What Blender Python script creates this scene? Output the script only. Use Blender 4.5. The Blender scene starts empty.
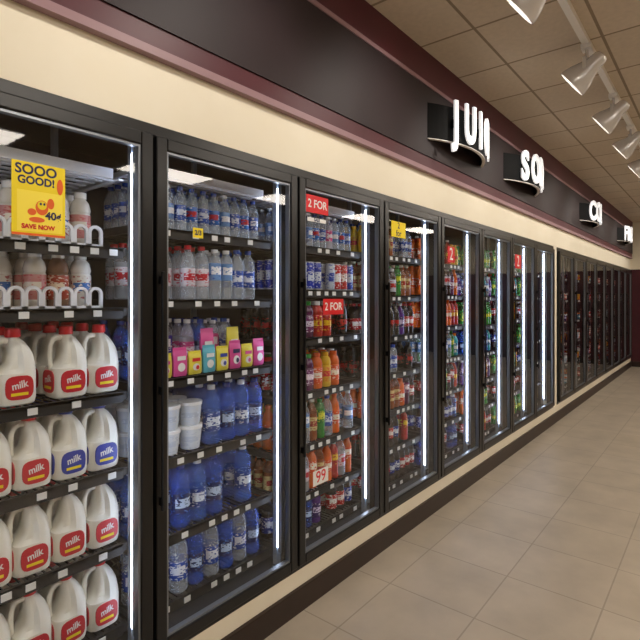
import bpy, math, random
import numpy as np
from mathutils import Matrix, Vector
random.seed(7)
SC = bpy.context.scene
SC.view_settings.view_transform = 'Standard'

# ---------------------------------------------------------------- helpers
def lin(c):
    return c/12.92 if c <= .04045 else ((c+.055)/1.055)**2.4
def hx(h, a=1.0):
    h = h.lstrip('#')
    return tuple(lin(int(h[i:i+2], 16)/255) for i in (0, 2, 4)) + (a,)

def mat(name, col, rough=.5, metal=0., emis=None, es=0., spec=.5, coat=0.):
    m = bpy.data.materials.new(name); m.use_nodes = True
    b = m.node_tree.nodes['Principled BSDF']
    b.inputs['Base Color'].default_value = hx(col) if isinstance(col, str) else col
    b.inputs['Roughness'].default_value = rough
    b.inputs['Metallic'].default_value = metal
    b.inputs['Specular IOR Level'].default_value = spec
    b.inputs['Coat Weight'].default_value = coat
    if emis:
        b.inputs['Emission Color'].default_value = hx(emis)
        b.inputs['Emission Strength'].default_value = es
    return m

def noise_mat(name, c1, c2, scale=8, rough=.5):
    m = mat(name, c1, rough); nt = m.node_tree; b = nt.nodes['Principled BSDF']
    tc = nt.nodes.new('ShaderNodeTexCoord'); n = nt.nodes.new('ShaderNodeTexNoise')
    n.inputs['Scale'].default_value = scale; n.inputs['Detail'].default_value = 6
    r = nt.nodes.new('ShaderNodeValToRGB')
    r.color_ramp.elements[0].color = hx(c1); r.color_ramp.elements[1].color = hx(c2)
    r.color_ramp.elements[0].position = .3; r.color_ramp.elements[1].position = .7
    nt.links.new(tc.outputs['Object'], n.inputs['Vector'])
    nt.links.new(n.outputs['Fac'], r.inputs['Fac']); nt.links.new(r.outputs['Color'], b.inputs['Base Color'])
    return m

def tile_mat(name, ca, cb, cm, size, mortar, rough, nscale=5, lo=.85, hi=1.1):
    m = mat(name, ca, rough); nt = m.node_tree; b = nt.nodes['Principled BSDF']
    tc = nt.nodes.new('ShaderNodeTexCoord'); br = nt.nodes.new('ShaderNodeTexBrick')
    br.offset = 0; br.squash = 1
    br.inputs['Scale'].default_value = 1
    br.inputs['Brick Width'].default_value = size; br.inputs['Row Height'].default_value = size
    br.inputs['Mortar Size'].default_value = mortar; br.inputs['Mortar Smooth'].default_value = .2
    br.inputs['Bias'].default_value = 0
    br.inputs['Color1'].default_value = hx(ca); br.inputs['Color2'].default_value = hx(cb)
    br.inputs['Mortar'].default_value = hx(cm)
    n = nt.nodes.new('ShaderNodeTexNoise'); n.inputs['Scale'].default_value = nscale; n.inputs['Detail'].default_value = 8
    rr = nt.nodes.new('ShaderNodeMapRange'); rr.inputs['From Min'].default_value = .3; rr.inputs['From Max'].default_value = .7
    rr.inputs['To Min'].default_value = lo; rr.inputs['To Max'].default_value = hi
    mx = nt.nodes.new('ShaderNodeVectorMath'); mx.operation = 'SCALE'
    nt.links.new(tc.outputs['Object'], br.inputs['Vector']); nt.links.new(tc.outputs['Object'], n.inputs['Vector'])
    nt.links.new(n.outputs['Fac'], rr.inputs['Value'])
    nt.links.new(br.outputs['Color'], mx.inputs[0]); nt.links.new(rr.outputs['Result'], mx.inputs['Scale'])
    nt.links.new(mx.outputs['Vector'], b.inputs['Base Color'])
    return m

M = {}
M['black'] = mat('black_anodised', '#08080a', .28, 0, spec=.5)
M['blackmat'] = mat('black_rubber', '#08080a', .6)
M['spacer'] = mat('silver_spacer', '#8e949c', .3, .75)
M['alu'] = mat('aluminium', '#a8b2bf', .4, .5)
M['led'] = mat('led_lens', '#ffffff', .4, emis='#dfeaff', es=11.)
M['troffer'] = mat('troffer_lens', '#ffffff', .4, emis='#fff4e6', es=12.5)
M['bulb'] = mat('spot_bulb', '#ffffff', .4, emis='#fff4e2', es=14.)
M['whitepl'] = mat('white_plastic', '#e6e8ee', .35)
M['white'] = mat('white_enamel', '#ece9e4', .3)
M['tag'] = mat('paper_tag', '#e8e8e6', .6)
M['inner'] = noise_mat('cooler_liner', '#1e242e', '#282f3a', 3, .5)
M['innerfloor'] = mat('cooler_floor', '#2a2d34', .6)
M['cream'] = noise_mat('cream_paint', '#e9e0ca', '#ece4d0', 5, .6)
M['maroon'] = noise_mat('maroon_paint', '#481420', '#501824', 4, .5)
M['darkband'] = noise_mat('dark_brown_band', '#1e0c11', '#231116', 4, .6)
M['mauve'] = mat('mauve_trim', '#94747a', .5)
M['kick'] = noise_mat('dark_brown_vinyl', '#24160f', '#2c1b14', 6, .4)
M['tan'] = noise_mat('tan_paint', '#8c7e6a', '#948670', 4, .7)
M['ceil'] = tile_mat('ceiling_tile', '#cbbca8', '#c4b5a1', '#8c7c68', .6, .010, .9, 30, .94, 1.04)
M['floor'] = tile_mat('floor_tile', '#bfb3a2', '#b9ad9b', '#a09484', .457, .004, .36, 4, .86, 1.08)
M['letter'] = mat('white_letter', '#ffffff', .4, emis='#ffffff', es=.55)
M['chrome'] = mat('brushed_silver', '#e4e4e6', .25, .5)
M['yellow'] = mat('poster_yellow', '#f4da10', .5)
M['yellow2'] = mat('poster_gold', '#ffe84a', .5)
M['orange'] = mat('poster_orange', '#e8641a', .5)
M['red'] = mat('sign_red', '#d3121c', .45)
M['navy'] = mat('sign_navy', '#1c2050', .5)
M['bluel'] = mat('label_blue', '#26389c', .4)
M['redl'] = mat('label_red', '#c4182a', .4)
M['milk'] = mat('milk_hdpe', '#efece0', .38)
M['signblack'] = mat('sign_panel_black', '#070708', .75, spec=.2)
M['pink'] = mat('pink_foil', '#d84a92', .35); M['lemon'] = mat('lemon_foil', '#e2d440', .35); M['aqua'] = mat('aqua_foil', '#5ab0c4', .35)

# glass
g = bpy.data.materials.new('door_glass'); g.use_nodes = True; nt = g.node_tree
for n in list(nt.nodes): nt.nodes.remove(n)
o = nt.nodes.new('ShaderNodeOutputMaterial'); mx = nt.nodes.new('ShaderNodeMixShader')
tr = nt.nodes.new('ShaderNodeBsdfTransparent'); tr.inputs['Color'].default_value = (.92, .94, .96, 1)
gl = nt.nodes.new('ShaderNodeBsdfGlossy'); gl.inputs['Roughness'].default_value = .02
lw = nt.nodes.new('ShaderNodeLayerWeight'); lw.inputs['Blend'].default_value = .5
pw = nt.nodes.new('ShaderNodeMath'); pw.operation = 'POWER'; pw.inputs[1].default_value = 5
ma = nt.nodes.new('ShaderNodeMath'); ma.operation = 'MULTIPLY_ADD'; ma.inputs[1].default_value = .85; ma.inputs[2].default_value = .075
nt.links.new(lw.outputs['Facing'], pw.inputs[0]); nt.links.new(pw.outputs[0], ma.inputs[0])
nt.links.new(ma.outputs[0], mx.inputs[0]); nt.links.new(tr.outputs[0], mx.inputs[1]); nt.links.new(gl.outputs[0], mx.inputs[2])
nt.links.new(mx.outputs[0], o.inputs['Surface'])
M['glass'] = g
p = bpy.data.materials.new('product_plastic'); p.use_nodes = True; nt = p.node_tree
b = nt.nodes['Principled BSDF']; at = nt.nodes.new('ShaderNodeAttribute'); at.attribute_name = 'Col'
lb = nt.nodes.new('ShaderNodeAttribute'); lb.attribute_name = 'Lab'
tc = nt.nodes.new('ShaderNodeTexCoord'); mp = nt.nodes.new('ShaderNodeMapping'); mp.inputs['Scale'].default_value = (60, 60, 130)
ns = nt.nodes.new('ShaderNodeTexNoise'); ns.inputs['Scale'].default_value = 1; ns.inputs['Detail'].default_value = 1.5
nt.links.new(tc.outputs['Object'], mp.inputs['Vector']); nt.links.new(mp.outputs['Vector'], ns.inputs['Vector'])
gt = nt.nodes.new('ShaderNodeMath'); gt.operation = 'GREATER_THAN'; gt.inputs[1].default_value = .60
nt.links.new(ns.outputs['Fac'], gt.inputs[0])
mu = nt.nodes.new('ShaderNodeMath'); mu.operation = 'MULTIPLY'
nt.links.new(gt.outputs[0], mu.inputs[0]); nt.links.new(lb.outputs['Fac'], mu.inputs[1])
mixc = nt.nodes.new('ShaderNodeMix'); mixc.data_type = 'RGBA'
l2 = nt.nodes.new('ShaderNodeAttribute'); l2.attribute_name = 'Ink'
nt.links.new(mu.outputs[0], mixc.inputs[0]); nt.links.new(at.outputs['Color'], mixc.inputs[6]); nt.links.new(l2.outputs['Color'], mixc.inputs[7])
nt.links.new(mixc.outputs[2], b.inputs['Base Color'])
lw = nt.nodes.new('ShaderNodeLayerWeight'); lw.inputs['Blend'].default_value = .5
p2 = nt.nodes.new('ShaderNodeMath'); p2.operation = 'POWER'; p2.inputs[1].default_value = 2
mxx = nt.nodes.new('ShaderNodeMath'); mxx.operation = 'MAXIMUM'
nt.links.new(lw.outputs['Facing'], p2.inputs[0]); nt.links.new(p2.outputs[0], mxx.inputs[0]); nt.links.new(at.outputs['Alpha'], mxx.inputs[1])
nt.links.new(mxx.outputs[0], b.inputs['Alpha'])
b.inputs['Roughness'].default_value = .16; b.inputs['Specular IOR Level'].default_value = .7
M['prod'] = p

def link(ob): SC.collection.objects.link(ob); return ob
def empty(name, loc=(0, 0, 0)):
    e = bpy.data.objects.new(name, None); e.location = loc; e.empty_display_size = .1
    return link(e)
def parent(ch, pa):
    ch.parent = pa; ch.matrix_parent_inverse = Matrix.Translation(-Vector(pa.location))

class MB:
    def __init__(s): s.v = []; s.f = []; s.m = []; s.mats = []
    def mi(s, k):
        if k not in s.mats: s.mats.append(k)
        return s.mats.index(k)
    def box(s, x0, x1, y0, y1, z0, z1, k):
        b = len(s.v); i = s.mi(k)
        s.v += [(x0,y0,z0),(x1,y0,z0),(x1,y1,z0),(x0,y1,z0),(x0,y0,z1),(x1,y0,z1),(x1,y1,z1),(x0,y1,z1)]
        for q in ((3,2,1,0),(4,5,6,7),(0,1,5,4),(1,2,6,5),(2,3,7,6),(3,0,4,7)):
            s.f.append(tuple(b+j for j in q)); s.m.append(i)
    def loft(s, rings, k, closed=True):
        b = len(s.v); n = len(rings[0])
        for r in rings: s.v += [tuple(q) for q in r]
        for a in range(len(rings)-1):
            i = s.mi(k[a] if isinstance(k, list) else k)
            for j in range(n):
                j2 = (j+1) % n
                s.f.append((b+a*n+j, b+a*n+j2, b+(a+1)*n+j2, b+(a+1)*n+j)); s.m.append(i)
        i0 = s.mi(k[0] if isinstance(k, list) else k); i1 = s.mi(k[-1] if isinstance(k, list) else k)
        s.f.append(tuple(b+j for j in reversed(range(n)))); s.m.append(i0)
        s.f.append(tuple(b+(len(rings)-1)*n+j for j in range(n))); s.m.append(i1)
    def lathe(s, prof, k, mtx=None, seg=16):
        rings = []
        for r, z in prof:
            rr = [Vector((r*math.cos(2*math.pi*j/seg), r*math.sin(2*math.pi*j/seg), z)) for j in range(seg)]
            if mtx: rr = [mtx @ q for q in rr]
            rings.append(rr)
        s.loft(rings, k)
    def tube(s, pts, r, k, seg=8):
        pts = [Vector(q) for q in pts]; rings = []
        for i, q in enumerate(pts):
            d = (pts[min(i+1, len(pts)-1)] - pts[max(i-1, 0)]).normalized()
            up = Vector((0, 0, 1)) if abs(d.z) < .9 else Vector((0, 1, 0))
            if abs(d.y) < .3: up = Vector((0, 1, 0))
            a = d.cross(up).normalized(); c = a.cross(d).normalized()
            rings.append([q + r*(math.cos(t)*a + math.sin(t)*c) for t in (2*math.pi*j/seg for j in range(seg))])
        s.loft(rings, k)
    def add_mesh(s, me, mtx, k):
        b = len(s.v); i = s.mi(k)
        s.v += [tuple(mtx @ v.co) for v in me.vertices]
        for q in me.polygons: s.f.append(tuple(b+j for j in q.vertices)); s.m.append(i)
    def mesh(s, name, smooth=False):
        me = bpy.data.meshes.new(name); me.from_pydata(s.v, [], s.f)
        for k in s.mats: me.materials.append(M[k])
        me.polygons.foreach_set('material_index', s.m)
        if smooth:
            me.shade_smooth()
            me.set_sharp_from_angle(angle=math.radians(40))
        me.update(); return me
    def obj(s, name, pa=None, smooth=False, bevel=0, loc=None):
        ob = bpy.data.objects.new(name, s.mesh(name, smooth)); link(ob)
        if bevel:
            mo = ob.modifiers.new('bevel', 'BEVEL'); mo.width = bevel; mo.segments = 2; mo.limit_method = 'ANGLE'
        if pa: parent(ob, pa)
        return ob

_tc = {}
def text_me(s, size=1., extrude=0., offset=0.):
    key = (s, size, extrude, offset)
    if key in _tc: return _tc[key]
    cu = bpy.data.curves.new('t', 'FONT'); cu.body = s; cu.size = size; cu.extrude = extrude; cu.offset = offset
    cu.align_x = 'CENTER'; cu.align_y = 'CENTER'; cu.resolution_u = 4
    ob = link(bpy.data.objects.new('t', cu)); bpy.context.view_layer.update()
    me = bpy.data.meshes.new_from_object(ob.evaluated_get(bpy.context.evaluated_depsgraph_get()))
    bpy.data.objects.remove(ob); _tc[key] = me
    return me
RX = Matrix.Rotation(math.pi/2, 4, 'X')

# ---------------------------------------------------------------- dimensions
P = .77; X0 = 1.011; D = 1.568
XS1 = [X0 + P*k for k in range(-4, 8)]
XS2 = [6.64 + P*k for k in range(0, 9)]
XL, XE = XS1[0]-.15, 12.86
ZB, ZT = .226, 2.085
CEIL = 3.17; YR = -3.6; YB = 2.75

# ---------------------------------------------------------------- room shell
def room(name, *a, k):
    m = MB(); m.box(*a, k); return m.obj(name)
room('floor', XL-.1, XE+.1, YR-.1, YB+.15, -.1, 0, k='floor')
room('ceiling', XL-.1, XE+.1, YR-.1, YB+.15, CEIL, CEIL+.1, k='ceil')
room('wall_opposite', XL-.1, XE+.1, YR-.1, YR, 0, CEIL, k='tan')
room('wall_back', XL-.1, XE+.1, YB+.05, YB+.15, 0, CEIL, k='inner')
room('wall_near', XL-.1, XL, YR, YB+.05, 0, CEIL, k='tan')
m = MB(); m.box(XE, XE+.1, YR, YB+.05, 0, 2.13, 'maroon'); m.box(XE, XE+.1, YR, YB+.05, 2.13, CEIL, 'cream'); m.obj('wall_far')
m = MB(); m.box(XL, XE, 1.60, 1.72, 2.13, CEIL, 'cream'); m.box(XL, XE, 1.595, 1.66, .115, .195, 'cream')
m.box(XL, XS1[0]-.03, 1.60, 1.72, .195, 2.13, 'cream'); m.box(XS1[-1]+.03, XS2[0]-.03, 1.60, 1.72, .195, 2.13, 'cream')
m.obj('trim_cooler_surround')
m = MB(); m.box(XL, XE, 1.575, 1.66, 0, .115, 'kick'); m.obj('baseboard_cooler', bevel=.004)
m = MB(); m.box(XE-.015, XE, YR, 1.57, 0, .115, 'kick'); m.obj('baseboard_far')
m = MB()
m.box(XL, XE, 1.566, 1.60, 2.365, 2.395, 'mauve')
m.box(XL, XE, 1.570, 1.60, 2.395, 2.47, 'maroon')
m.box(XL, XE, 1.562, 1.60, 2.47, 2.94, 'darkband')
m.box(XL, XE, 1.555, 1.60, 2.94, 2.965, 'mauve')
m.box(XL, XE, 1.560, 1.60, 2.965, CEIL, 'maroon')
m.obj('trim_fascia')

# ---------------------------------------------------------------- cooler case
def cooler(xs, lit, shelvesets):
    cx = (xs[0]+xs[-1])/2
    E = empty('walk_in_cooler', (cx, 1.7, 0.2))
    a, b_ = xs[0]-.03, xs[-1]+.03
    m = MB()
    m.box(a, b_, 1.592, 1.66, ZT+.004, 2.13, 'black'); m.box(a, b_, 1.592, 1.66, .195, ZB-.004, 'black')
    for x in xs: m.box(x-.03, x+.03, 1.602, 1.655, ZB-.004, ZT+.004, 'black')
    m.obj('frame', E, bevel=.003)
    m = MB()
    m.box(a-.02, b_+.02, YB, YB+.05, .15, 2.35, 'inner'); m.box(a-.02, b_+.02, 1.66, YB, 0, .2, 'innerfloor')
    m.box(a-.02, b_+.02, 1.72, YB, 2.3, 2.35, 'inner')
    m.box(a-.04, a-.01, 1.72, YB, .2, 2.3, 'inner'); m.box(b_+.01, b_+.04, 1.72, YB, .2, 2.3, 'inner')
    m.obj('liner', E)
    m = MB()
    for x in xs:
        m.box(x-.014, x+.014, 1.70, 1.725, .2, 2.3, 'alu')
        m.box(x-.012, x+.012, 2.36, 2.385, .2, 2.3, 'alu')
        if lit: m.box(x-.019, x+.019, 1.656, 1.684, .27, 2.06, 'alu')
    m.obj('uprights', E)
    if lit:
        m = MB()
        for x in xs: m.box(x-.018, x+.018, 1.684, 1.698, .29, 2.04, 'led')
        m.obj('led_strips', E, bevel=.003)
    for i, zs in enumerate(shelvesets):
        m = MB(); x0, x1 = xs[i]+.03, xs[i+1]-.03
        for z in zs:
            m.box(x0, x1, 1.728, 1.736, z-.04, z-.002, 'blackmat')
            m.box(x0, x1, 1.728, 1.742, z-.012, z, 'blackmat')
            m.box(x0, x1, 2.345, 2.36, z-.03, z, 'blackmat')
            m.box(x0-.015, x0, 1.727, 2.36, z-.03, z, 'blackmat'); m.box(x1, x1+.015, 1.727, 2.36, z-.03, z, 'blackmat')
            n = 28
            for j in range(n):
                xx = x0+(x1-x0)*(j+.5)/n
                m.box(xx-.002, xx+.002, 1.742, 2.345, z-.006, z, 'blackmat')
            for yy in (1.9, 2.05, 2.2): m.box(x0, x1, yy-.003, yy+.003, z-.012, z-.006, 'blackmat')
            x = x0+.02+random.random()*.04
            while x < x1-.05:
                m.box(x, x+.03, 1.7245, 1.728, z-.030, z-.008, 'tag'); x += random.choice([.07, .1, .14])
        m.obj('wire_shelves', E)
    return E

S1 = [.30,.60,.88,1.16,1.47,1.69]
S2 = [.28,.55,.86,1.18,1.50,1.785]
S3 = [.26,.46,.72,1.0,1.29,1.55,1.785]
S4 = [.26,.50,.75,1.0,1.25,1.52,1.79]
S5 = [.26,.51,.76,1.02,1.28,1.53,1.78]
sets = [S2, S4, S1, S1, S2, S3, S4, S5, S4, S5, S4]
cooler(XS1, True, sets)
S6 = [.28,.58,.88,1.18,1.48,1.78]
cooler(XS2, False, [S6]*8)

# ---------------------------------------------------------------- doors
def door(x0, x1):
    x0 += .006; x1 -= .006; w = .046
    E = empty('glass_cooler_door', ((x0+x1)/2, D, ZB))
    m = MB(); y0, y1 = D, 1.600
    m.box(x0, x0+w, y0, y1, ZB, ZT, 'black'); m.box(x1-w, x1, y0, y1, ZB, ZT, 'black')
    m.box(x0+w, x1-w, y0, y1, ZB, ZB+w, 'black'); m.box(x0+w, x1-w, y0, y1, ZT-w, ZT, 'black')
    m.obj('frame', E, bevel=.005)
    m = MB(); a, b_, c, d = x0+w, x1-w, ZB+w, ZT-w; t = .008
    m.box(a, a+t, 1.576, 1.599, c, d, 'spacer'); m.box(b_-t, b_, 1.576, 1.599, c, d, 'spacer')
    m.box(a+t, b_-t, 1.576, 1.599, c, c+t, 'spacer'); m.box(a+t, b_-t, 1.576, 1.599, d-t, d, 'spacer')
    m.obj('spacer', E)
    m = MB(); m.v += [(a+t, 1.588, c+t), (b_-t, 1.588, c+t), (b_-t, 1.588, d-t), (a+t, 1.588, d-t)]
    m.f.append((0, 1, 2, 3)); m.m.append(m.mi('glass')); m.obj('pane', E)
    m = MB()
    hx_ = x0+.014
    m.box(hx_-.006, hx_+.006, D-.026, D-.014, .75, 1.60, 'black')
    for z in (.78, 1.175, 1.57): m.box(hx_-.005, hx_+.005, D-.016, D+.002, z-.015, z+.015, 'black')
    m.obj('handle', E, bevel=.003)
for xs in (XS1, XS2):
    for i in range(len(xs)-1): door(xs[i], xs[i+1])

# ---------------------------------------------------------------- products
PROF = {
 'soda': [(.001,0,0),(.028,0,0),(.033,.006,0),(.033,.05,0),(.031,.056,1),(.0335,.06,1),(.0335,.08,2),(.0335,.11,1),(.0335,.132,0),(.032,.137,0),(.0325,.152,4),(.026,.18,4),(.014,.203,4),(.0125,.212,3),(.0158,.213,3),(.0158,.23,3),(.001,.231,3)],
 'slim': [(.001,0,0),(.026,0,0),(.030,.006,0),(.030,.03,0),(.028,.036,0),(.030,.042,0),(.030,.085,1),(.0305,.09,1),(.0305,.11,2),(.0305,.145,1),(.0305,.16,4),(.026,.18,4),(.016,.198,4),(.0125,.205,3),(.0158,.206,3),(.0158,.222,3),(.001,.223,3)],
 'water': [(.001,0,0),(.038,0,0),(.043,.008,0),(.043,.035,0),(.040,.040,0),(.043,.046,0),(.043,.06,1),(.0435,.062,1),(.0435,.085,2),(.0435,.125,1),(.0435,.145,0),(.040,.152,0),(.043,.16,0),(.040,.168,0),(.043,.178,0),(.038,.212,4),(.024,.235,4),(.0145,.248,3),(.0185,.249,3),(.0185,.27,3),(.001,.271,3)],
 'juice': [(.001,0,0),(.032,0,0),(.036,.006,0),(.036,.03,1),(.0365,.034,1),(.0365,.06,2),(.0365,.09,1),(.0365,.115,0),(.033,.122,0),(.036,.135,0),(.030,.16,0),(.019,.175,3),(.0215,.176,3),(.0215,.197,3),(.001,.198,3)],
 'can': [(.001,.002,5),(.022,.0,5),(.028,.008,1),(.0285,.012,1),(.0285,.05,2),(.0285,.10,1),(.0285,.142,1),(.026,.15,5),(.0255,.154,5),(.024,.152,5),(.001,.151,5)],
 'tub': [(.001,0,1),(.036,0,1),(.040,.03,2),(.042,.05,1),(.044,.075,3),(.047,.076,3),(.047,.088,3),(.001,.089,3)],
}
SEG = 14
def pal(liq, lab, logo, cap, alpha=1., ink=None):
    return [hx(liq, alpha), hx(lab), hx(logo), hx(cap), hx(liq, alpha*.85), hx('#b8bcc4'), hx(ink or logo)]
C = {
 'wclear': pal('#dfeaf6','#2048a4','#dfe6f4','#1c44a4',.28),
 'wclear2': pal('#e4edf6','#6a94cc','#f4f6fa','#f0f2f6',.28,'#20489c'),
 'wsky': pal('#d8e8fa','#1660bc','#c42030','#163f98',.3,'#f4f6fa'),
 'wredcap': pal('#e0e8f2','#dcd4de','#c01c30','#cc1420',.32,'#c02848'),
 'wpink': pal('#e4e0ee','#c83c80','#f0e6ee','#f0eef0',.35),
 'wviolet': pal('#d8d8f0','#4c3898','#f0e6ee','#e8e8f4',.35),
 'wblue': pal('#2460d8','#10225c','#b8d0f4','#122c80',.5,'#5888dc'),
 'wblue2': pal('#3a78e4','#183c8c','#d8e4f6','#e8eef8',.45,'#d0ddf2'),
 'cola': pal('#22100a','#b01018','#f0e6e0','#b4101a',.96),
 'dcola': pal('#2a0e08','#bcc2cc','#b01018','#c0c4cc'),
 'bcola': pal('#200c08','#14308c','#d8e0f0','#14308c'),
 'black': pal('#14100f','#161414','#b01414','#141414'),
 'lime': pal('#2f9034','#127a2c','#e4e438','#1c8c2c',.9),
 'orange': pal('#e46408','#d84c08','#f4e8d0','#e05c0c',.9),
 'ored': pal('#c02410','#ac1414','#f0c420','#f0f0f0',.9),
 'yellow': pal('#e4b818','#d09c0c','#cc1818','#dca410',.85),
 'purple': pal('#4c1c7c','#34145e','#e0d0f0','#e0e0e8'),
 'grape': pal('#501040','#6c2058','#f0e0e8','#2c8c34'),
 'teal': pal('#28a0a8','#10708c','#f0f4f4','#f07814'),
 'tea': pal('#8a4410','#d0b878','#981c14','#e8e4d8',.9),
 'choc': pal('#846048','#a84028','#f0dcc0','#f0ece6'),
 'cream': pal('#ece4d4','#d88c86','#f4e8d8','#f4f2ee',1,'#c03840'),
 'white': pal('#f0eee8','#e8e4dc','#4070b8','#f4f4f2',1,'#b02830'),
 'canb': pal('#ffffff','#14309c','#c4ccd8','#ffffff'),
 'cans': pal('#ffffff','#b4bcc8','#183890','#ffffff'),
 'cank': pal('#ffffff','#141414','#50b828','#ffffff'),
 'canr': pal('#ffffff','#b01418','#e8e8e8','#ffffff'),
 'tubw': pal('#e8ecf4','#d8e2f0','#c4d2e8','#f2f5fa',.8),
}
def add_attrs(me, CC, LL, II):
    for nm, arr in (('Col', CC), ('Ink', II)):
        at = me.color_attributes.new(nm, 'FLOAT_COLOR', 'CORNER')
        at.data.foreach_set('color', np.repeat(arr, 4, axis=0).astype(np.float32).ravel())
    a = me.attributes.new('Lab', 'FLOAT', 'FACE'); a.data.foreach_set('value', LL.astype(np.float32))
    me.materials.append(M['prod']); me.shade_smooth(); me.set_sharp_from_angle(angle=math.radians(38))
def stock(name, door_i, zz, cols, depth=4, xs=XS1, scale=1., fill=.95, y0=1.747, xa=.045, xb=.045):
    """one joined mesh for all the goods on a shelf; zz may be a tuple of stacked heights"""
    if not isinstance(zz, tuple): zz = (zz,)
    x0, x1 = xs[door_i]+xa, xs[door_i+1]-xb
    V = []; F = []; CC = []; LL = []; II = []; nb = 0
    for z in zz:
      x = x0; i = 0
      while True:
        prof, pk = cols[i % len(cols)]; i += 1
        pr = PROF[prof]; rmax = max(q[0] for q in pr)*scale
        if x + 2*rmax > x1+.01: break
        cx = x + rmax + .001; x += 2*rmax + .005
        n = len(pr); skip = 0 if random.random() < .85 or len(zz) > 1 else 1
        R = np.array([q[0] for q in pr])*scale; Z = np.array([q[1] for q in pr])*scale
        an = np.arange(SEG)*2*math.pi/SEG
        for j in range(depth):
            if j < skip or (len(zz) == 1 and random.random() > fill + (.05 if j == 0 else 0)): continue
            y = y0 + rmax + j*(2*rmax+.004) + random.uniform(0, .003)
            if y + rmax > 2.34: break
            vx = cx + np.outer(R, np.cos(an)); vy = y + np.outer(R, np.sin(an)); vz = z + .0005 + np.outer(Z, np.ones(SEG))
            V.append(np.stack([vx, vy, vz], -1).reshape(-1, 3))
            a = np.arange(n-1)[:, None]*SEG; jj = np.arange(SEG)[None, :]; j2 = (jj+1) % SEG
            F.append(np.stack([a+jj, a+j2, a+SEG+j2, a+SEG+jj], -1).reshape(-1, 4) + nb); nb += n*SEG
            k = C[pk]; br = random.uniform(.85, 1.05)
            col = np.zeros((n-1, SEG, 4)); lab = np.zeros((n-1, SEG)); ink = np.zeros((n-1, SEG, 4)); ink[:] = k[6]
            off = random.uniform(-.35, .35)
            for s_ in range(n-1):
                part = pr[s_][2]
                if part == 2:
                    for t_ in range(SEG):
                        ang = (an[t_]+math.pi/SEG) % (2*math.pi)
                        dd = abs(ang - 1.38*math.pi + off)
                        col[s_, t_] = k[2] if dd < .85 else k[1]; lab[s_, t_] = 1
                        if dd < .85: ink[s_, t_] = k[1]
                else:
                    col[s_, :] = k[part]
                    if part == 1: lab[s_, :] = .8
            col[..., :3] *= br
            CC.append(col.reshape(-1, 4)); LL.append(lab.ravel()); II.append(ink.reshape(-1, 4))
    if not V: return
    me = bpy.data.meshes.new(name); me.from_pydata(np.concatenate(V).tolist(), [], np.concatenate(F).tolist())
    add_attrs(me, np.concatenate(CC), np.concatenate(LL), np.concatenate(II))
    return link(bpy.data.objects.new(name, me))

s, w, j, c, t, l = 'soda', 'water', 'juice', 'can', 'tub', 'slim'
def G(prof, *ks):
    out = []
    for k in ks: out += [(prof, k), (prof, k)]
    return out
stock('water_bottles', 4, 1.785, [(s,'wclear'),(s,'wsky'),(s,'wclear2'),(s,'wclear'),(s,'wsky')]*2, scale=.81, depth=5)
stock('water_bottles', 4, 1.50, [(s,'wredcap')]*5+[(l,'wclear2')]*2+[(s,'wclear')]*4)
stock('water_bottles', 4, 1.18, [(s,'wblue'),(l,'wpink'),(s,'wclear'),(l,'wviolet'),(s,'wpink')]*3, y0=1.835)
stock('plastic_tubs', 4, (.86, .9615), [(t,'tubw')]*3, depth=3, scale=1.13, xb=.385)
stock('water_bottles', 4, .86, [(w,'wblue2'),(w,'wblue')], scale=.95, xa=.385, depth=5)
stock('water_bottles', 4, .55, [(w,'wblue2'),(w,'wblue'),(w,'wblue')], scale=.95)
stock('water_bottles', 4, .28, [(w,'wclear'),(w,'wblue')], scale=.9)
stock('water_bottles', 5, 1.785, [(s,'wclear2'),(s,'wsky'),(s,'wclear'),(s,'wpink')]*3, scale=.81, depth=5)
stock('energy_drink_cans', 5, 1.55, G(c,'canb','cans','canb','cans','canr'))
stock('soda_bottles', 5, 1.29, G(j,'black','grape','ored','black','cola'))
stock('juice_bottles', 5, 1.0, [(j,'cola'),(j,'grape'),(j,'ored'),(j,'grape'),(j,'orange'),(j,'yellow'),(j,'orange'),(j,'ored')])
stock('juice_bottles', 5, .72, [(s,'orange'),(l,'yellow'),(s,'wclear2'),(l,'wclear2'),(s,'tea'),(l,'lime'),(s,'wclear')], scale=.98)
stock('juice_bottles', 5, .46, [(s,'tea'),(s,'orange'),(l,'ored'),(s,'wredcap'),(l,'orange')], scale=.95)
stock('soda_bottles', 5, .26, G(j,'bcola','wblue','purple','cola'), scale=.95)
plan = {
 6: [('cola','black','bcola'),('black','cola','wblue'),('orange','cola','tea'),('black','grape','wclear'),('cola','wclear2','black'),('tea','black','dcola'),('yellow','wclear','tea')],
 7: [('wblue','cola','dcola'),('bcola','wblue2','cola'),('cola','ored','wclear'),('wclear2','teal','wblue'),('orange','ored','yellow'),('orange','orange','dcola'),('orange','yellow','dcola')],
 8: [('cola','dcola','cola'),('orange','cola','lime'),('purple','purple','grape'),('wblue','lime','teal'),('lime','cola','orange'),('purple','wblue','teal'),('lime','orange','wclear')],
 9: [('lime','lime','yellow'),('cola','cola','dcola'),('lime','cola','lime'),('bcola','wblue','bcola'),('cola','ored','orange'),('lime','teal','lime'),('lime','dcola','yellow')],
 10:[('lime','lime','dcola'),('cola','dcola','bcola'),('bcola','bcola','wblue'),('lime','cola','lime'),('dcola','cola','ored'),('lime','lime','teal'),('lime','wclear','lime')],
 1: [('cola','bcola','lime')]*7,
}
allk = ['cola','black','bcola','wclear','wclear2','tea','orange','lime','purple','teal','yellow','ored','wsky','grape','dcola']
for di, rows in plan.items():
    for ri, (z, ks) in enumerate(zip(sets[di], rows)):
        cols = []
        for k in ks: cols += [(random.choice([s, s, j, l]), k)]*random.choice([1, 2, 2, 3]) + ([(random.choice([s, l]), random.choice(allk))] if random.random() < .5 else [])
        stock('soda_bottles', di, z, cols, depth=3, scale=.95 if ri < 6 else .88)
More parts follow.
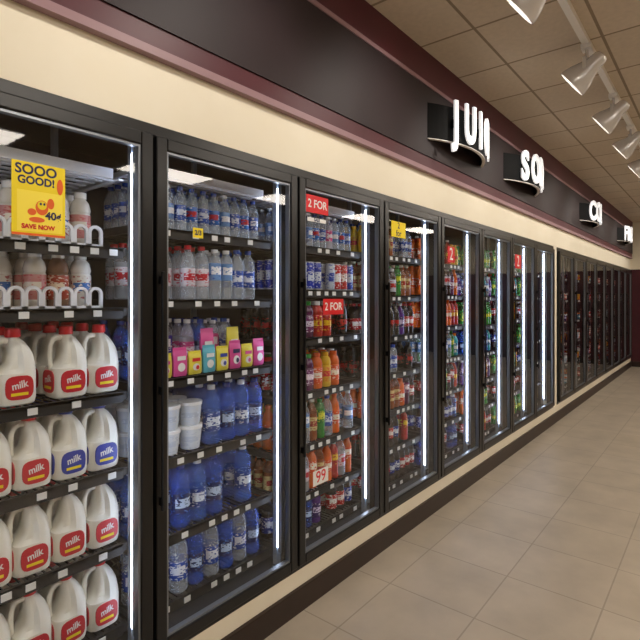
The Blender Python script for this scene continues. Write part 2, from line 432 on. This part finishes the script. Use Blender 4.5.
for z in S2: stock('water_bottles', 0, z, G(s, 'wclear', 'wblue'), depth=2, scale=.9)
for di in range(8):
    for z in S6:
        stock('frozen_tubs', di, z, G('tub', *random.sample(['choc','cream','tubw','cola','purple','teal','yellow'], 3)), depth=3, xs=XS2, fill=.6)
for di in (3, 2):
    stock('milk_bottles', di, 1.47, [(j,'cream'),(j,'choc'),(j,'white'),(j,'cream'),(j,'white')], depth=4, y0=1.79)
    stock('milk_bottles', di, 1.69, [(j,'white'),(j,'cream'),(j,'white')], depth=4, y0=1.79)

# ---------------------------------------------------------------- milk jugs
def jug_mesh(capk, labk, word):
    m = MB(); N = 28
    sec = [(0,.054,.054,4),(.005,.062,.062,4),(.02,.065,.065,4.5),(.085,.065,.065,4.5),(.100,.062,.065,4.5),(.112,.042,.065,4),(.13,.028,.064,3.5),
           (.155,.022,.060,3),(.176,.020,.050,2.5),(.194,.019,.036,2.2),(.205,.018,.022,2),(.214,.0175,.0175,2)]
    rings = []
    for z, L, R, e in sec:
        rr = []
        for q in range(N):
            th = 2*math.pi*q/N; cc, ss = math.cos(th), math.sin(th)
            f = (abs(cc)**e+abs(ss)**e)**(-1/e)
            xx = f*cc*(R if cc > 0 else L)
            yy = f*ss*(R if z < .2 else min(R, .022))
            if cc < 0 and .105 < z < .2: yy *= .75
            rr.append((xx, yy, z))
        rings.append(rr)
    m.loft(rings, 'milk')
    m.lathe([(.020,.209),(.025,.210),(.0255,.214),(.025,.234),(.021,.238)], capk, seg=18)
    pts = [(-.012,0,.199),(-.034,0,.200),(-.051,0,.192),(-.059,0,.174),(-.061,0,.145),(-.060,0,.118),(-.056,0,.098),(-.050,0,.09)]
    m.tube(pts, .0095, 'milk', 10)
    for q in (0, 1):
        rot = Matrix.Rotation(-q*math.pi/2, 4, 'Z')
        N2 = 20; ring0 = []; ring1 = []
        for k in range(N2):
            th = 2*math.pi*k/N2; xx = .046*abs(math.cos(th))**.5*math.copysign(1, math.cos(th)); zz = .056+.037*abs(math.sin(th))**.7*math.copysign(1, math.sin(th))
            ring0.append(rot @ Vector((xx, -.0625, zz))); ring1.append(rot @ Vector((xx, -.0668, zz)))
        m.loft([ring0, ring1], labk)
        m.add_mesh(text_me(word, .031, .0, .0008), rot @ Matrix.Translation((0, -.0673, .064)) @ Matrix.Rotation(-.15, 4, 'Y') @ RX, 'tag')
        m.box(*( (-.028,.028,-.0675,-.0668,.032,.041) if q == 0 else (-.0675,-.0668,-.028,.028,.032,.041) ), 'yellow')
    return m.mesh('milk_jug', True)
JR = jug_mesh('red', 'redl', 'milk'); JB = jug_mesh('bluel', 'bluel', 'milk')
for di in (3, 2):
    for r, z in enumerate((.30, .60, .88, 1.16)):
        for cxi in range(5):
            off = (.082, .202, .372, .492, .612)[cxi] if r == 3 else .082+cxi*.1205
            for dep in range(4 if di == 3 else 2):
                x = XS1[di+1]-off; y = 1.81+dep*.128
                if r == 3 and cxi == 4 and dep == 0: continue
                me = (JB if (r == 2 and cxi in (0, 1)) else JR)
                ob = link(bpy.data.objects.new('milk_jug', me)); ob.location = (x+random.uniform(-.001, .001), y, z+.0006)
                ob.rotation_euler = (0, 0, random.choice([0, 0, .03, -.03])); ob.scale = (.9, .9, 1.04)

def guard(x0, x1, y, z, h=.062, pitch=.052):
    m = MB(); n = int((x1-x0)/pitch)
    m.box(x0, x0+n*pitch, y, y+.014, z, z+.008, 'whitepl')
    for i in range(n):
        a = x0+i*pitch; cx = a+pitch/2; ro = pitch/2; ri = ro-.010; zc = z+h-ro
        K = 10; outer = []; inner = []
        for k in range(K+1):
            th = math.pi*k/K
            outer.append((cx-ro*math.cos(th), zc+ro*math.sin(th))); inner.append((cx-ri*math.cos(th), zc+ri*math.sin(th)))
        outer = [(a, z)]+outer+[(a+pitch, z)]; inner = [(a+.010, z)]+inner+[(a+pitch-.010, z)]
        b = len(m.v); mi = m.mi('whitepl')
        for (ox, oz), (ix, iz) in zip(outer, inner):
            m.v += [(ox, y, oz), (ix, y, iz), (ix, y+.012, iz), (ox, y+.012, oz)]
        for k in range(len(outer)-1):
            for q in range(4):
                q2 = (q+1) % 4
                m.f.append((b+4*k+q, b+4*k+q2, b+4*k+4+q2, b+4*k+4+q)); m.m.append(mi)
    m.obj('bottle_guard_rail', smooth=False)
for di in (2, 3):
    guard(XS1[di]+.05, XS1[di+1]-.05, 1.75, 1.4705, .075); guard(XS1[di]+.05, XS1[di+1]-.05, 1.75, 1.6905, .075)

for di in (3, 4, 5):
    x0, x1 = XS1[di]+.06, XS1[di+1]-.06
    m = MB(); z = 2.0 if di > 3 else 1.95
    for i in range(9):
        xx = x0+(x1-x0)*i/8
        m.box(xx-.004, xx+.004, 1.76, 2.1, z, z+.02, 'whitepl')
    for i in range(6):
        yy = 1.76+i*.063; m.box(x0, x1, yy, yy+.018, z-.006, z, 'whitepl')
    m.box(x0, x1, 1.745, 1.76, z-.006, z+.03, 'whitepl')
    for xx in (x0-.03, x1+.012):
        m.box(xx, xx+.018, 1.727, 2.36, z-.012, z-.006, 'whitepl')
    m.box(x0-.03, x1+.03, 1.76, 1.775, z-.012, z-.006, 'whitepl'); m.box(x0-.03, x1+.03, 2.08, 2.10, z-.012, z-.006, 'whitepl')
    m.obj('glide_tray')

def ellipse(m, cx, cz, rx, rz, y, k, n=20):
    r0 = [(cx+rx*math.cos(2*math.pi*q/n), y, cz+rz*math.sin(2*math.pi*q/n)) for q in range(n)]
    r1 = [(a, y-.0006, c_) for a, _, c_ in r0]; m.loft([r0, r1], k)
def pouch(x, y, z, k, k2, w_=.066, h=.105, k3='tag'):
    m = MB(); rings = []
    for zz, sx, sy in ((0,.9,.5),(.008,1,.8),(.3*h,1,1),(.7*h,1,.8),(.88*h,1,.3),(h*.9,1,.08),(h,1,.08)):
        rings.append([(x+sx*w_/2*a_, y+sy*.014*b_, z+zz) for a_, b_ in ((-1,-.5),(-.6,-1),(.6,-1),(1,-.5),(1,.5),(.6,1),(-.6,1),(-1,.5))])
    m.loft(rings, k)
    m.box(x-w_*.3, x+w_*.3, y-.0150, y-.0138, z+.56*h, z+.70*h, k2)
    ellipse(m, x, z+.32*h, w_*.27, h*.15, y-.0142, k3)
    ellipse(m, x+.006, z+.30*h, w_*.13, h*.09, y-.0150, k2)
    m.obj('drink_mix_pouch', smooth=True)
xx = XS1[4]+.09
for i, (k, k2, hh) in enumerate((('aqua','bluel',.11),('lemon','pink',.10),('pink','tag',.12),('lemon','red',.10),('aqua','tag',.12),('lemon','bluel',.11),('pink','navy',.13),('lemon','pink',.11),('pink','tag',.13))):
    if xx > XS1[5]-.06: break
    pouch(xx, 1.762, 1.1805, k, k2, h=hh)
    if i in (4, 6): pouch(xx+.02, 1.800, 1.1805, ('pink', 'lemon')[i % 3 == 0], 'tag', h=.175 if i % 2 else .19, w_=.07, k3='navy')
    xx += .075

# ---------------------------------------------------------------- signs on the glass
def flat(m, x0, x1, z0, z1, y, k, t=.0012): m.box(x0, x1, y-t, y, z0, z1, k)
YG = 1.5872
def T(m, s_, cx, cz, size, y, k, off=.0, rot=0, sx=1.):
    m.add_mesh(text_me(s_, size, 0, off), Matrix.Translation((cx, y, cz)) @ Matrix.Rotation(rot, 4, 'Y') @ RX @ Matrix.Diagonal((sx, 1, 1, 1)), k)
E = empty('promotional_poster', (.63, YG, 1.8))
m = MB(); x0, x1, z0, z1 = .558, .708, 1.690, 1.905
flat(m, x0, x1, z0, z1, YG, 'yellow'); m.obj('card', E)
m = MB(); y = YG-.0016
T(m, 'SOOO', .625, 1.882, .040, y, 'navy', .0012, sx=1.0); T(m, 'GOOD!', .625, 1.851, .032, y, 'navy', .0012, sx=.95)
flat(m, .572, .700, 1.702, 1.822, y+.0006, 'yellow2', .0008)
for (a, b_, c_, d) in ((.640,1.775,.018,.022),(.612,1.760,.012,.010),(.665,1.79,.010,.016),(.626,1.738,.022,.008),(.692,1.845,.009,.024)):
    ellipse(m, a, b_, c_, d, y-.0004, 'orange')
ellipse(m, .640, 1.782, .013, .013, y-.0012, 'yellow'); ellipse(m, .636, 1.786, .003, .004, y-.002, 'navy'); ellipse(m, .646, 1.786, .003, .004, y-.002, 'navy')
T(m, '40¢', .672, 1.752, .032, y-.0014, 'navy', .001); T(m, 'SAVE NOW', .63, 1.716, .018, y-.0014, 'red', .0008)
flat(m, x0, x1, 1.690, 1.697, y+.0004, 'orange', .0006)
m.obj('print', E)

def small_sign(x0, x1, z0, z1, k, words, kt, name='price_sign'):
    E = empty(name, ((x0+x1)/2, YG, z0)); m = MB(); flat(m, x0, x1, z0, z1, YG, k); m.obj('card', E)
    m = MB(); n = len(words); h = (z1-z0)/n
    for i, s_ in enumerate(words):
        sz = min(h*1.1, (x1-x0)/(len(s_)*.62))
        T(m, s_, (x0+x1)/2, z1-h*(i+.5), sz, YG-.0018, kt, .001)
    m.obj('print', E)
SX = lambda px: 1296/(724-px)-1.267
def HZ(px, py): return 1.506+(298-py)/(724-px)/.496
small_sign(SX(309), SX(331), HZ(309,211), HZ(309,193), 'red', ['2 FOR'], 'tag')
small_sign(SX(309)+.01, SX(331)-.02, HZ(309,222)+.01, HZ(309,216), 'tag', ['SALE'], 'navy')
small_sign(SX(326), SX(346), HZ(326,315), HZ(326,299), 'red', ['2 FOR'], 'tag')
small_sign(SX(316), SX(331), HZ(316,488), HZ(316,473), 'tag', ['99'], 'red')
small_sign(SX(394), SX(408), HZ(394,236), HZ(394,220), 'yellow', ['2', 'for'], 'navy')
small_sign(SX(196), SX(206), HZ(196,237), HZ(196,227), 'yellow', ['2/3'], 'navy')
small_sign(SX(450), SX(457), HZ(450,262), HZ(450,246), 'red', ['2'], 'tag')
small_sign(SX(517), SX(523), HZ(517,268), HZ(517,254), 'red', ['2'], 'tag')

# ---------------------------------------------------------------- bowed category signs
def bowed(word, cx, R=.90, ha=33, z0=2.59, z1=2.83, size=.37):
    yc = 1.56 + R*math.cos(math.radians(ha))
    E = empty('category_sign', (cx, 1.5, (z0+z1)/2))
    def arc(Ro, Ri, za, zb, k, name):
        m = MB(); K = 24; rings = []
        for i in range(K+1):
            a = math.radians(-ha+2*ha*i/K); sn, cs = math.sin(a), math.cos(a)
            rings.append([(cx+Ro*sn, yc-Ro*cs, za), (cx+Ri*sn, yc-Ri*cs, za), (cx+Ri*sn, yc-Ri*cs, zb), (cx+Ro*sn, yc-Ro*cs, zb)])
        m.loft(rings, k); m.obj(name, E)
    arc(R, R-.02, z0, z1, 'signblack', 'panel')
    arc(R+.003, R-.02, z0-.005, z0, 'white', 'lower_edge')
    n = len(word); st = 50/n
    m = MB()
    for i, ch in enumerate(word):
        a = math.radians((i-(n-1)/2)*st+1); r_ = R+.026
        mt = Matrix.Translation((cx+r_*math.sin(a), yc-r_*math.cos(a), (z0+z1)/2+.01)) @ Matrix.Rotation(a, 4, 'Z') @ RX @ Matrix.Diagonal((.55 if n > 4 else .66, 1, 1, 1))
        m.add_mesh(text_me(ch, size, .008, .011), mt, 'letter')
        mt2 = Matrix.Translation((cx+(R+.009)*math.sin(a), yc-(R+.009)*math.cos(a), (z0+z1)/2)) @ Matrix.Rotation(a, 4, 'Z')
        b = len(m.v); m.box(-.02, .02, -.011, .011, -.03, .03, 'signblack')
        m.v[b:] = [tuple(mt2 @ Vector(q)) for q in m.v[b:]]
    m.obj('letters', E)
bowed('JUICE', 3.58); bowed('SODA', 5.08); bowed('COLD', 8.15); bowed('FROZEN', 11.3)

# ---------------------------------------------------------------- track lighting
YT = .69
E = empty('track_light', (5, YT, CEIL))
m = MB(); m.box(-1.8, 12.6, YT-.02, YT+.02, CEIL-.035, CEIL, 'white'); m.obj('rail', E)
hp = [.3, 1.4, 2.5, 3.6, 4.6, 5.55, 6.5, 7.5, 8.6, 9.7, 10.8, 11.9]
tilt = math.radians(52)
for x in hp:
    m = MB()
    m.box(x-.04, x+.04, YT-.03, YT+.03, CEIL-.06, CEIL-.03, 'white')
    m.tube([(x, YT, CEIL-.05), (x, YT, CEIL-.13)], .009, 'chrome')
    piv = Matrix.Translation((x, YT, CEIL-.19)) @ Matrix.Rotation(math.pi-tilt, 4, 'X').inverted() @ Matrix.Scale(1.15, 4)
    m.lathe([(.012,-.105),(.030,-.10),(.040,-.085),(.044,-.04),(.058,.0),(.078,.045),(.088,.085),(.088,.10),(.082,.10),(.074,.05)], 'chrome', piv, 24)
    m.lathe([(.001,.052),(.060,.053),(.062,.060),(.001,.075)], 'bulb', piv, 20)
    m.box(x-.074, x-.069, YT-.012, YT+.012, CEIL-.20, CEIL-.125, 'chrome'); m.box(x+.069, x+.074, YT-.012, YT+.012, CEIL-.20, CEIL-.125, 'chrome')
    m.box(x-.074, x+.074, YT-.012, YT+.012, CEIL-.131, CEIL-.126, 'chrome')
    m.obj('head', E, smooth=True)
    L = bpy.data.lights.new('spot', 'SPOT'); L.energy = 20; L.spot_size = math.radians(100); L.spot_blend = .8; L.color = (1, .94, .86); L.shadow_soft_size = .05
    lo = link(bpy.data.objects.new('spot', L))
    dirv = (piv.to_3x3() @ Vector((0, 0, 1))).normalized()
    lo.location = Vector((x, YT, CEIL-.19)) + dirv*.15
    lo.rotation_euler = (Vector((0, 1.0, -.75))).to_track_quat('-Z', 'Y').to_euler(); parent(lo, E)

for yy in (-1.0, -2.6):
    for x in (-.9, 1.5, 3.9, 6.3, 8.7, 11.1):
        m = MB(); m.box(x-.6, x+.6, yy-.3, yy+.3, CEIL-.012, CEIL-.001, 'white'); m.box(x-.56, x+.56, yy-.26, yy+.26, CEIL-.018, CEIL-.011, 'troffer')
        m.obj('ceiling_light_panel')

# ---------------------------------------------------------------- world + camera
wd = bpy.data.worlds.new('w'); SC.world = wd; wd.use_nodes = True
wd.node_tree.nodes['Background'].inputs[0].default_value = (.05, .05, .055, 1)
cam = bpy.data.cameras.new('camera'); co = link(bpy.data.objects.new('camera', cam))
cam.sensor_width = 36; cam.lens = 500/640*36; cam.shift_y = -22/640; cam.clip_start = .02
th = math.atan(404/500)
co.location = (0, 0, 1.506); co.rotation_euler = (math.pi/2, 0, th-math.pi/2)
SC.camera = co
